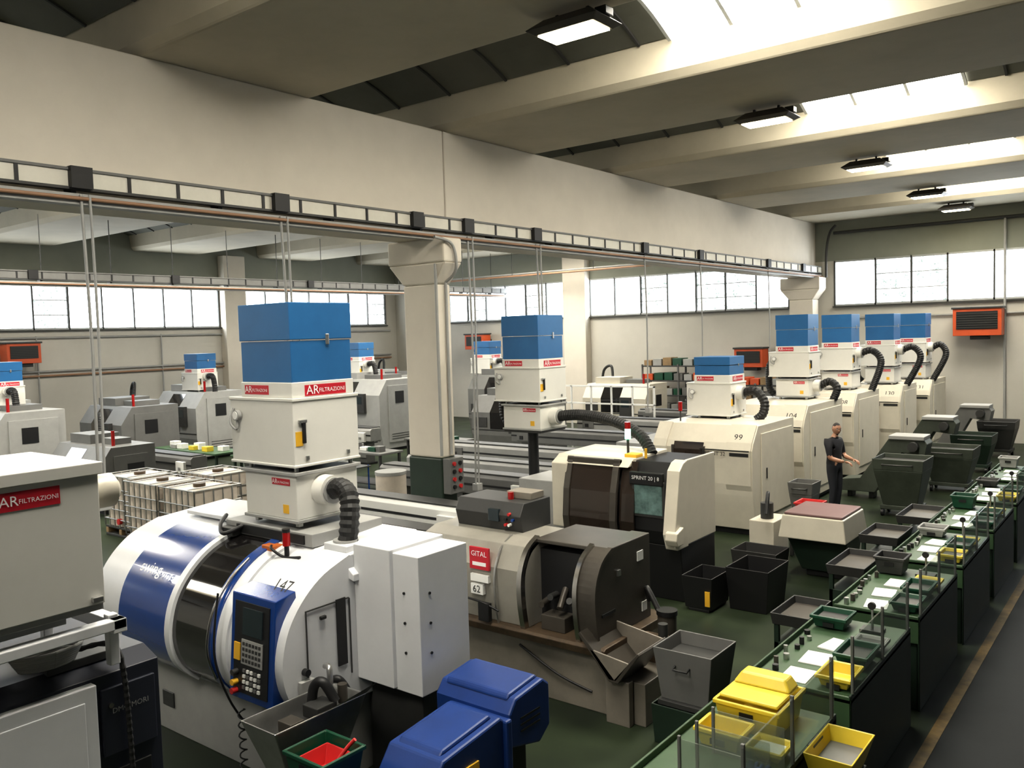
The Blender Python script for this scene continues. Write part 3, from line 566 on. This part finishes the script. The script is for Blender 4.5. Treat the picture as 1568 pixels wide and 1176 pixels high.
# ------------------------------------------------------------------ bar feeders
def bar_feeder(x0,x1,y0,h=1.2,col=LGREY):
    b=B('bar_feeder')
    b.prism('x',[(y0,h-.38),(y0,h-.06),(y0+.06,h),(y0+.40,h),(y0+.44,h-.06),(y0+.44,h-.38)],x0,x1,col)
    b.box(x0+.05,x1-.05,y0+.05,y0+.39,h,h+.03,DGREY); b.box(x0,x1,y0-.01,y0,h-.22,h-.18,BLACK,'n')
    n=3
    for i in range(n):
        x=x0+.3+(x1-x0-.9)*i/(n-1); b.box(x,x+.35,y0+.06,y0+.38,.06,h-.38,GREY); b.box(x-.05,x+.4,y0,y0+.44,0,.06,BLACK); b.box(x+.04,x+.31,y0+.045,y0+.06,.2,h-.5,col)
    b.box(x0+.2,x0+.6,y0-.02,y0+.01,h-.34,h-.1,GREY); b.box(x0+.3,x0+.42,y0-.03,y0-.01,h-.3,h-.2,BLACK,'n')
    b.box(x1-.55,x1-.2,y0-.08,y0,h-.4,h-.12,PAPER); b.text('88',(x1-.38,y0-.085,h-.3),.12,'y-',INK)
    b.cyl((x0+.1,y0+.5,h-.3),(x1-.2,y0+.5,h-.3),.03,STEEL,10); b.cyl((x0+.1,y0+.58,h-.42),(x1-.2,y0+.58,h-.42),.03,STEEL,10)
    for x in(x0+.2,x1-.4): b.box(x,x+.04,y0+.4,y0+.62,h-.5,h-.46,DGREY)
    b.done(.01)
bar_feeder(-12.2,-8.35,9.5,1.2,PAPER); bar_feeder(-13.2,-9.1,12.3,1.15,GREY); bar_feeder(-14.2,-9.1,15.4,1.2,LGREY); bar_feeder(-14.6,-9.1,18.6,1.2,GREY); bar_feeder(-14.6,-9.1,21.9,1.2,LGREY)
bar_feeder(-12.0,-7.5,8.4,1.1,LGREY); bar_feeder(-14,-9.0,24.6,1.2,GREY); bar_feeder(-14.0,-9.1,13.9,1.1,LGREY); bar_feeder(-23.5,-18.5,11.2,1.1,GREY); bar_feeder(-23.5,-19.0,17.4,1.1,LGREY)
# ------------------------------------------------------------------ left hall machines
def grey_machine(x0,x1,y0,y1,h,c,nm='cnc_lathe'):
    b=B(nm)
    b.prism('x',[(y0+.15,.1),(y0,.7),(y0,h-.5),(y0+.35,h),(y1,h),(y1,.1)],x0,x1,c); b.box(x0+.1,x1-.1,y0+.2,y1-.1,0,.1,BLACK)
    w=(x1-x0); b.strip([(y0,.9),(y0,h-.5),(y0+.3,h-.08)],x0+.3*w,x0+.6*w,.012,.02,SMOKE); b.box(x0+.62*w,x0+.8*w,y0-.12,y0,h-1.1,h-.45,DGREY); b.box(x0+.65*w,x0+.77*w,y0-.125,y0-.12,h-.8,h-.55,SCREEN)
    b.box(x1,x1+.03,y0+.4,y1-.2,.3,h-.2,c); b.box(x0+.1*w,x0+.5*w,y0+.5,y1-.2,h,h+.22,c); b.cyl((x0+.85*w,y0+.6,h),(x0+.85*w,y0+.6,h+.35),.04,LRED,10)
    b.box(x1+.03,x1+.04,y0+.7,y0+1.1,h-.8,h-.4,BLACK,'n'); b.box(x0+.02,x1-.02,y0-.015,y0+.0,.85,.88,DGREY,'n')
    b.tube([(x0+.2*w,y1-.3,h+.2),(x0+.15*w,y1-.2,h+.6),(x0+.0*w,y1-.1,h+.4),(x0-.1,y1-.1,h-.4)],.05,RUBBER,8,corr=.07)
    for i in range(3): b.box(x1+.03,x1+.035,y0+.5,y1-.3,.4+i*.08,.42+i*.08,DGREY,'n')
    b.box(x0+.55*w,x0+.8*w,y0+.7,y1-.3,h,h+.14,GREY); b.box(x0+.05*w,x0+.25*w,y0-.02,y0,.95,1.25,DGREY)
    b.done(.02)
for a in[(-26,-23,8.6,10.4,2.2,LGREY),(-26.5,-24,12.4,14.2,2.0,GREY),(-27.5,-25,15.4,17.2,2.2,LGREY),(-24,-20.8,19.5,21.5,2.4,LGREY),(-21,-18.3,24.2,26,2.3,GREY),(-26.5,-24,23.2,25,2.3,LGREY),(-21.5,-19,14.6,16.2,1.9,GREY),(-17.5,-15,20.3,21.9,1.9,GREY),(-21.5,-19,9.2,10.6,1.5,GREY),(-17.2,-14.6,26.2,27.8,1.9,CREAM)]: grey_machine(*a)
for a in[(-24.2,9.2,2.2),(-25.6,15.9,2.2),(-22.6,20.3,2.4),(-20.4,24.8,2.3)]: mist_filter(a[0],a[1],a[2],blueh=.5,low=False,hose=[(a[0]+.14,a[1]+.3,a[2]+.5),(a[0]+.4,a[1]+.3,a[2]+.5),(a[0]+.5,a[1]+.3,a[2]+.2),(a[0]+.5,a[1]+.3,a[2]-.02)])
def ibc(x,y):
    b=B('ibc_tank'); b.box(x,x+1.15,y,y+.95,.0,.05,DGREY)
    for i in range(3): b.box(x+i*.52,x+i*.52+.1,y,y+.95,.05,.16,WOOD)
    b.box(x,x+1.15,y,y+.95,.16,.2,DGREY); b.box(x+.05,x+1.1,y+.05,y+.9,.2,1.20,IBCW); b.cyl((x+.57,y+.47,1.20),(x+.57,y+.47,1.26),.11,RUST,16)
    b.cyl((x+.57,y+.03,.32),(x+.57,y-.03,.32),.06,REDP,12)
    for i in range(7):
        xx=x+i*1.15/6; b.cyl((xx,y,.2),(xx,y,1.22),.014,STEEL,6); b.cyl((xx,y+.95,.2),(xx,y+.95,1.22),.014,STEEL,6)
    for i in range(6):
        yy=y+i*.95/5; b.cyl((x,yy,.2),(x,yy,1.22),.014,STEEL,6); b.cyl((x+1.15,yy,.2),(x+1.15,yy,1.22),.014,STEEL,6)
    for i in(1,3): xx=x+i*.29; b.box(xx,xx+.04,y,y+.95,1.215,1.235,STEEL)
    for z in(.35,.55,.75,.95,1.22): 
        for s in((x,y,x+1.15,y),(x,y+.95,x+1.15,y+.95),(x,y,x,y+.95),(x+1.15,y,x+1.15,y+.95)): b.cyl((s[0],s[1],z),(s[2],s[3],z),.014,STEEL,6)
    b.done(.05,3)
ibc(-15.9,8.2); ibc(-14.65,8.2); ibc(-15.9,9.4); ibc(-17.1,8.4)
def table(x0,x1,y0,y1,h,top,leg,nm='work_table',items=True):
    b=B(nm); b.box(x0,x1,y0,y1,h-.05,h,top)
    for x in(x0+.05,x1-.11):
        for y in(y0+.05,y1-.11): b.box(x,x+.06,y,y+.06,0,h-.05,leg)
    b.box(x0+.08,x1-.08,y0+.08,y1-.08,.2,.23,leg)
    if items:
        for i in range(7):
            xx=x0+.1+random.random()*(x1-x0-.5); yy=y0+.1+random.random()*(y1-y0-.4); b.box(xx,xx+.25,yy,yy+.2,h,h+.06+.12*random.random(),random.choice([PAPER,LGREY,CRATEG,GREY,YEL]))
    b.done(.008)
table(-22.5,-19.5,12.5,13.4,.95,GREEN,DGREEN); table(-19,-17.4,12.6,13.4,.95,GREEN,DGREEN); table(-17.6,-15.6,17.4,18.2,.9,GREY,DGREY); table(-17.6,-15.2,14.2,15.0,1.0,GREY,DGREY)
def rack(x0,x1,y0,y1,h,levels,nm='storage_rack'):
    b=B(nm)
    for x in(x0,x1-.06,(x0+x1)/2):
        for y in(y0,y1-.06): b.box(x,x+.06,y,y+.06,0,h,GREY)
    for i in range(levels):
        z=.2+i*(h-.3)/(levels-1); b.box(x0,x1,y0,y1,z,z+.05,DGREY)
        x=x0+.1
        while x<x1-.4:
            w=.28+.1*random.random(); b.box(x,x+w,y0+.05,y1-.1,z+.05,z+.25+.1*random.random(),random.choice([WOOD,LGREY,CRATEG,WOOD,GREY,ORANGE])); x+=w+.06
    b.done(.008)
rack(-16.2,-13.2,28.8,29.5,2.5,5); rack(-29.9,-29.2,22,27,2.0,4); rack(-12.6,-9.9,27.6,28.3,1.9,4)
b=B('safety_fence')
for i in range(9):
    x=-18.5+i*.75; b.box(x,x+.05,22.9,22.95,0,2.1,PAPER)
for z in(.3,1.0,1.5,2.05): b.box(-18.5,-12.45,22.9,22.95,z,z+.05,PAPER)
b.done(.004)
b=B('hand_trolley')
for x in(-14.9,-14.2):
    for y in(12.3,12.9): b.cyl((x,y,.1),(x,y,1.0),.018,DBLUE,8); b.cyl((x,y-.02,.06),(x,y+.02,.06),.06,BLACK,12)
for z in(.3,.95): b.box(-14.95,-14.15,12.25,12.95,z,z+.03,DGREY)
b.done(.004)
b=B('wrapped_drum'); b.cyl((-11.4,10.9,0),(-11.4,10.9,1.3),.28,IBCW,20); b.cyl((-11.4,10.9,1.3),(-11.4,10.9,1.36),.29,LGREY,20); b.done(0)
# ------------------------------------------------------------------ chip containers right of the machines
def hopper(x,y,w=1.0,d=.9,h=1.15,c=OLIVE,nm='chip_hopper'):
    b=B(nm)
    b.tray(x+.15*w,x+.85*w,y+.2*d,y+.8*d,.22,h-.22,x,x+w,y,y+d,.02,c); b.tray(x,x+w,y,y+d,h-.22,h,x-.02,x+w+.02,y-.02,y+d+.02,.02,c,DGREY,.6)
    b.box(x+.1*w,x+.9*w,y+.15*d,y+.85*d,.14,.22,c)
    for xx in(x+.12*w,x+.82*w):
        for yy in(y+.2*d,y+.75*d): b.cyl((xx,yy,.07),(xx+.05,yy,.07),.07,BLACK,12)
    b.tube([(x+w*.2,y-.02,h-.1),(x+w*.2,y-.1,h-.1),(x+w*.8,y-.1,h-.1),(x+w*.8,y-.02,h-.1)],.015,DGREY,6,smooth=False)
    b.done(.01)
def chip_conv(x,y,h=1.35,c=OLIVE):
    b=B('chip_conveyor')
    b.prism('y',[(x-.9,.15),(x-.9,.4),(x-.5,.45),(x+.1,h),(x+.75,h+.05),(x+.85,h-.1),(x+.8,h-.35),(x+.35,h-.3),(x-.2,.15)],y,y+.5,c)
    b.box(x+.1,x+.8,y-.05,y+.55,h-.02,h+.06,LGREY); b.cyl((x+.6,y-.18,h-.15),(x+.6,y,h-.15),.1,DGREY,14)
    b.box(x-.8,x-.7,y+.1,y+.4,0,.2,BLACK); b.box(x-.35,x-.25,y+.1,y+.4,0,.2,BLACK)
    b.done(.012)
hopper(-4.72,17.5,.9,.85,1.15); chip_conv(-4.95,19.2,1.35); hopper(-4.5,20.6,1.0,.9,1.0); chip_conv(-5.0,22.4,1.45); hopper(-4.5,23.6,.9,.9,.95,DGREEN); chip_conv(-4.7,25.3,1.5,GREY); hopper(-4.4,26.6,.9,.9,1.0,DGREY)
b=B('transfer_press'); b.taper(-4.75,-3.75,12.5,13.6,.62,-4.7,-3.8,12.55,13.55,.96,CREAM); b.box(-4.68,-3.82,12.57,13.53,.96,1.0,PINK); b.taper(-4.5,-3.85,12.8,13.4,.1,-4.7,-3.8,12.7,13.5,.62,DGREEN); b.box(-4.45,-3.9,12.85,13.35,0,.1,BLACK); b.done(.015)
b=B('chip_bin'); b.tray(-5.25,-4.87,10.4,10.95,.04,.48,-5.28,-4.84,10.36,11.0,.015,BLACK); b.box(-4.94,-4.87,10.355,10.37,.1,.3,YSTK,'n'); b.box(-5.2,-4.9,10.4,10.95,0,.04,BLACK); b.done(.008)
b=B('chip_bin'); b.tray(-4.76,-4.25,10.75,11.4,.0,.58,-4.80,-4.20,10.70,11.45,.015,BLACK); b.done(.008)
b=B('chip_bin'); b.tray(-5.2,-4.6,11.95,12.4,.0,.5,-5.25,-4.55,11.9,12.45,.015,DGREY,BLACK,.6); b.done(.008)
b=B('coolant_pump'); b.box(-5.35,-4.95,12.85,13.5,0,.75,CREAM); b.cyl((-5.15,13.1,.75),(-5.15,13.1,1.0),.1,DGREY,14); b.tube([(-5.15,13.1,1.0),(-5.05,12.9,1.2),(-5.0,12.7,.9)],.03,RUBBER,8); b.done()
table(-5.1,-4.3,13.75,14.45,.75,GREY,DGREY,items=False); crate(-5.0,-4.6,13.9,14.3,.752,.88,REDP)
crate(-4.9,-4.4,15.0,15.5,0,.4,CRATEG); hopper(-5.6,15.3,.42,.45,.95,GREY)
# ------------------------------------------------------------------ benches on the right
def bench(y0,y1,x0=-2.78,x1=-1.95,h=.92):
    b=B('workbench')
    b.box(x0,x1,y0,y1,h-.04,h,GREEN); b.box(x1-.02,x1,y0,y1,.0,h+.03,DGREEN); b.box(x0,x0+.02,y0,y1,h-.04,h+.05,GREEN); b.box(x0,x1,y0,y0+.02,h-.25,h+.02,GREEN)
    for x in(x0+.03,x1-.09):
        for y in(y0+.03,y1-.09): b.box(x,x+.06,y,y+.06,0,h-.04,DGREEN)
    b.box(x0+.05,x1-.05,y0+.05,y1-.05,.25,.28,DGREEN)
    b.box(x0+.1,x1-.1,y0+.15,y0+.6,.28,.55,DGREY)
    b.done(.008)
    b=B('splash_screen')
    L=y1-y0
    b.box(x1-.012,x1,y0+.05,y1-.05,h+.03,h+.46,CLEAR,'n')
    for k in(.0,.5,1): 
        y=y0+.06+(L-.16)*k; b.box(x1-.02,x1+.004,y,y+.02,h+.02,h+.48,GREY)
    b.done(.004)
BY=[(4.5,6.25),(6.6,8.45),(8.8,10.6),(10.95,12.7),(13.05,14.8),(15.15,16.9),(17.3,19.2)]
for y0,y1 in BY: bench(y0,y1)
b=B('splash_screen')
for y in(4.75,5.0,5.25): b.box(-2.45,-1.97,y,y+.01,.925,1.22,CLEAR,'n'); b.box(-2.47,-2.45,y-.005,y+.015,.92,1.24,GREY)
b.done(.003)
crate(-2.62,-2.15,5.62,6.15,.92,1.13,YEL,None); crate(-2.62,-2.3,5.30,5.55,.92,1.05,YEL); crate(-2.26,-2.02,5.32,5.55,.92,1.0,YEL,PAPER)
b=B('yellow_lid'); b.box(-2.6,-2.17,5.66,6.1,1.13,1.16,YEL); b.taper(-2.6,-2.17,5.9,6.1,1.16,-2.55,-2.22,5.95,6.08,1.24,YEL); b.done(.02)
b=B('work_glove')
b.box(-2.20,-2.07,5.04,5.2,.92,.95,CBLUE)
for i in range(4): b.tube([(-2.18+i*.035,5.2,.935),(-2.185+i*.037,5.23,.945),(-2.19+i*.04,5.245+.01*(i%2),.93)],.013,CBLUE,6,3)
b.tube([(-2.07,5.08,.935),(-2.04,5.12,.94),(-2.03,5.16,.935)],.014,CBLUE,6,3); b.done(.012)
b=B('yellow_bucket'); b.tray(-1.88,-1.66,5.5,5.90,.80,1.0,-1.92,-1.60,5.44,5.96,.012,YEL,GREY,.5); b.box(-1.945,-1.9,5.6,5.8,.88,.98,DGREY); b.box(-1.92,-1.64,5.5,5.90,.76,.80,DGREEN); b.box(-1.90,-1.86,5.52,5.56,0,.76,DGREEN); b.box(-1.70,-1.66,5.84,5.88,0,.76,DGREEN); b.done(.015)
random.seed(3)
for k,(y0,y1) in enumerate(BY[1:]):
    b=B('paper_stack')
    for i in range(3):
        x=-2.58+.1*random.random(); y=y0+.10+.42*i; a=random.random()*.4-.2; c,s=math.cos(a),math.sin(a)
        pts=[(x+c*u-s*v,y+s*u+c*v) for u,v in((0,0),(.22,0),(.22,.30),(0,.30))]
        b.prism('z',pts,.921,.926+.004*i,PAPER,'n')
    b.done(0)
    crate(-2.25,-1.99,y0+.55,y0+.95,.935,1.06,CRATEG,DGREY); crate(-2.25,-1.99,y0+.1,y0+.45,.935,1.03,YEL if k%2==0 else CRATEG,DGREY if k else None)
    crate(-2.25,-2.0,y0+1.02,y0+1.30,.935,1.0,random.choice([LGREY,YEL,DGREY]),DGREY)
    crate(-2.74,-2.42,y1-.42,y1-.1,.935,1.05+.08*(k%2),[CRATEG,DGREY,LGREY][k%3],DGREY)
    b=B('inspection_gauge'); yy=y1-.30; b.box(-2.33,-2.13,yy,yy+.15,.92,.95,DGREY); b.cyl((-2.23,yy+.07,.95),(-2.23,yy+.07,1.2),.012,STEEL,8); b.cyl((-2.23,yy+.04,1.17),(-2.23,yy+.07,1.17),.035,BLACK,14); b.done(.004)
    b=B('machined_parts')
    for i in range(9):
        px=-2.72+.08*random.random(); py=y0+.12+.14*i; b.cyl((px,py,.921),(px,py,.95+.04*random.random()),.018+.01*random.random(),random.choice([STEEL,TAUPE,STEEL,BLACK]),10)
    b.done(0)
def open_table(x0,x1,y0,y1,h):
    b=B('parts_tray_table'); b.tray(x0+.02,x1-.02,y0+.02,y1-.02,h-.12,h,x0,x1,y0,y1,.015,DGREY,TAUPE,.4)
    for x in(x0+.03,x1-.08):
        for y in(y0+.03,y1-.08): b.box(x,x+.05,y,y+.05,0,h-.11,DGREEN)
    b.box(x0+.03,x1-.03,y0+.03,y1-.03,.06,h-.3,DGREEN); b.done(.006)
open_table(-3.25,-2.85,8.3,9.0,.9); open_table(-3.3,-2.85,10.2,11.1,.95); open_table(-3.35,-2.85,13.6,14.6,.9); open_table(-3.35,-2.85,11.7,12.5,1.0)
# ------------------------------------------------------------------ man
def skin_mesh(verts,edges,rad,root,sub=2):
    me=bpy.data.meshes.new('sk'); me.from_pydata(verts,edges,[]); o=bpy.data.objects.new('sk',me); scn.collection.objects.link(o)
    md=o.modifiers.new('s','SKIN'); md.use_smooth_shade=True
    sv=me.skin_vertices[0].data
    for i,r in enumerate(rad): sv[i].radius=r if isinstance(r,tuple) else (r,r); sv[i].use_root=(i==root)
    s=o.modifiers.new('ss','SUBSURF'); s.levels=sub; s.render_levels=sub
    dg=bpy.context.evaluated_depsgraph_get(); out=bpy.data.meshes.new_from_object(o.evaluated_get(dg)); bpy.data.objects.remove(o); return out
V=[(0,0,.97),(0.0,0,1.08),(.0,0,1.22),(.0,0,1.36),(.0,0,1.45),(.02,0,1.52),(.035,0,1.58)]
Rr=[(.14,.18),(.13,.17),(.135,.18),(.13,.19),(.09,.13),(.058,.058),(.055,.055)]
Ed=[(0,1),(1,2),(2,3),(3,4),(4,5),(5,6)]
def chain(par,pts,rs):
    p=par
    for q,r in zip(pts,rs): V.append(q); Rr.append(r); Ed.append((p,len(V)-1)); p=len(V)-1
for s in(1,-1):
    chain(3,[(0,.18*s,1.41),(.01,.23*s,1.34),(.03,.255*s,1.22),(.05,.26*s,1.12),(.17,.215*s,1.08),(.29,.17*s,1.06)],[.085,.072,.060,.050,.044,.028])
    chain(0,[(0,.095*s,.88),(.02,.105*s,.68),(.03,.11*s,.50),(.01,.11*s,.30),(-.01,.11*s,.10),(.08,.125*s,.045),(.17,.14*s,.035)],[.11,.09,.068,.062,.048,.045,.035])
me=skin_mesh(V,Ed,Rr,0,2)
for mm in(TSHIRT,TROU,SKIN,BLACK): me.materials.append(mm)
for p in me.polygons:
    c=p.center; p.use_smooth=True
    if c.z<.10: p.material_index=3
    elif c.z<.98 and abs(c.x)<.25 and not(c.x>.16): p.material_index=1
    elif c.z>1.50: p.material_index=2
    elif (abs(c.y)>.12 and c.z<1.2 and (c.x>.09 or (c.z<1.17 and abs(c.y)>.21))): p.material_index=2
    else: p.material_index=0
man=bpy.data.objects.new('man',None); scn.collection.objects.link(man)
def addp(nm,me_):
    o=bpy.data.objects.new(nm,me_); scn.collection.objects.link(o); o.parent=man; return o
addp('body',me)
bm=bmesh.new(); bmesh.ops.create_uvsphere(bm,u_segments=32,v_segments=24,radius=1)
for v in bm.verts:
    x,y,z=v.co
    X_=x*.098; Y_=y*.076; Z_=z*.122
    if z<-.2: Y_*=1+.35*(z+.2); X_*=1+.12*(z+.2)
    if x>0:
        if abs(y)<.22 and -.35<z<.12: X_+= .020*(1-abs(y)/.22)*(1-abs(z+.18)/.32 if abs(z+.18)<.32 else 0)*1.3
        if .1<abs(y)<.5 and -.02<z<.2: X_-=.007
        if .2<z<.35: X_+=.004
        if abs(y)<.3 and z<-.75: X_+=.012
        if abs(y)<.3 and -.55<z<-.48: X_-=.004
    v.co=(X_,Y_,Z_)
me2=bpy.data.meshes.new('head'); bm.to_mesh(me2); bm.free(); me2.materials.append(SKIN); me2.materials.append(HAIR)
for p in me2.polygons:
    p.use_smooth=True; c=p.center
    if c.z>.055+(.03 if c.x>.05 else -.0)-(.07 if c.x<-.01 else 0): p.material_index=1
    if c.x>.0 and c.z<-.085 : p.material_index=1 if (c.x<.09) else 0
h=addp('head',me2); h.location=(.05,0,1.655); h.rotation_euler=(0,math.radians(10),math.radians(-35))
fb=B('face')
for s in(1,-1):
    for a,(c,r,m_) in enumerate((((.083,.03*s,.012),.011,PAPER),((.092,.03*s,.012),.006,INK))):
        bmx=bmesh.new(); bmesh.ops.create_icosphere(bmx,subdivisions=2,radius=r); fb.add([Vector(c)+v.co for v in bmx.verts],[[v.index for v in f.verts] for f in bmx.faces],m_,'n',True); bmx.free()
    bmx=bmesh.new(); bmesh.ops.create_icosphere(bmx,subdivisions=2,radius=1); fb.add([Vector((0,.076*s,-.005))+Vector((v.co.x*.018,v.co.y*.009,v.co.z*.032)) for v in bmx.verts],[[v.index for v in f.verts] for f in bmx.faces],SKIN,'n',True); bmx.free()
    fb.tube([(.09,.015*s,.03),(.092,.03*s,.036),(.084,.045*s,.03)],.004,HAIR,5,3)
fb.tube([(.092,-.022,-.055),(.099,0,-.053),(.092,.022,-.055)],.004,mat('lips',(.35,.13,.1),.5),6,3)
f=fb.done(0); f.parent=h
for s in(1,-1):
    W=Vector((.29,.17*s,1.06)); f=Vector((1,-.25*s,-.15)).normalized(); lat=Vector((0,1,0))-f*f.y; lat.normalize(); up=f.cross(lat)*1.0
    if up.z<0: up=-up
    VV=[tuple(W),tuple(W+f*.05)]; EE=[(0,1)]; RD=[(.022,.028),(.016,.036)]
    for i in range(4):
        kn=W+f*(.085+.004*(1-abs(i-1.5)))+lat*(.026-.0175*i); VV.append(tuple(kn)); RD.append(.010); EE.append((1,len(VV)-1)); pr=len(VV)-1; L=[.036,.040,.037,.029][i]
        q=kn
        for j,ang in enumerate((.5,1.0,1.4)):
            d=(f*math.cos(ang)-up*math.sin(ang)); q=q+d*L*(1-.22*j); VV.append(tuple(q)); RD.append(.009-.001*j); EE.append((pr,len(VV)-1)); pr=len(VV)-1
    th=lat*(-s)
    q=W+f*.03+th*.03; VV.append(tuple(q)); RD.append(.013); EE.append((1,len(VV)-1)); pr=len(VV)-1
    for d in((f*.6+th*.6-up*.3)*.035,(f*.9-up*.4)*.028): q=q+d; VV.append(tuple(q)); RD.append(.0095); EE.append((pr,len(VV)-1)); pr=len(VV)-1
    hm=skin_mesh(VV,EE,RD,0,1); hm.materials.append(SKIN)
    for p in hm.polygons: p.use_smooth=True
    addp('hand',hm)
man.location=(-5.42,17.35,0); man.rotation_euler=(0,0,math.radians(-10)); man.scale=(1.06,1.06,1.04)
# ------------------------------------------------------------------ world
w=bpy.data.worlds.new('world'); scn.world=w; w.use_nodes=True; w.node_tree.nodes['Background'].inputs[0].default_value=(.75,.85,1,1); w.node_tree.nodes['Background'].inputs[1].default_value=1.0
try:
    scn.view_settings.view_transform='Standard'; scn.view_settings.look='None'; scn.view_settings.exposure=1.4; scn.view_settings.gamma=.92
except Exception as ex: print(ex)
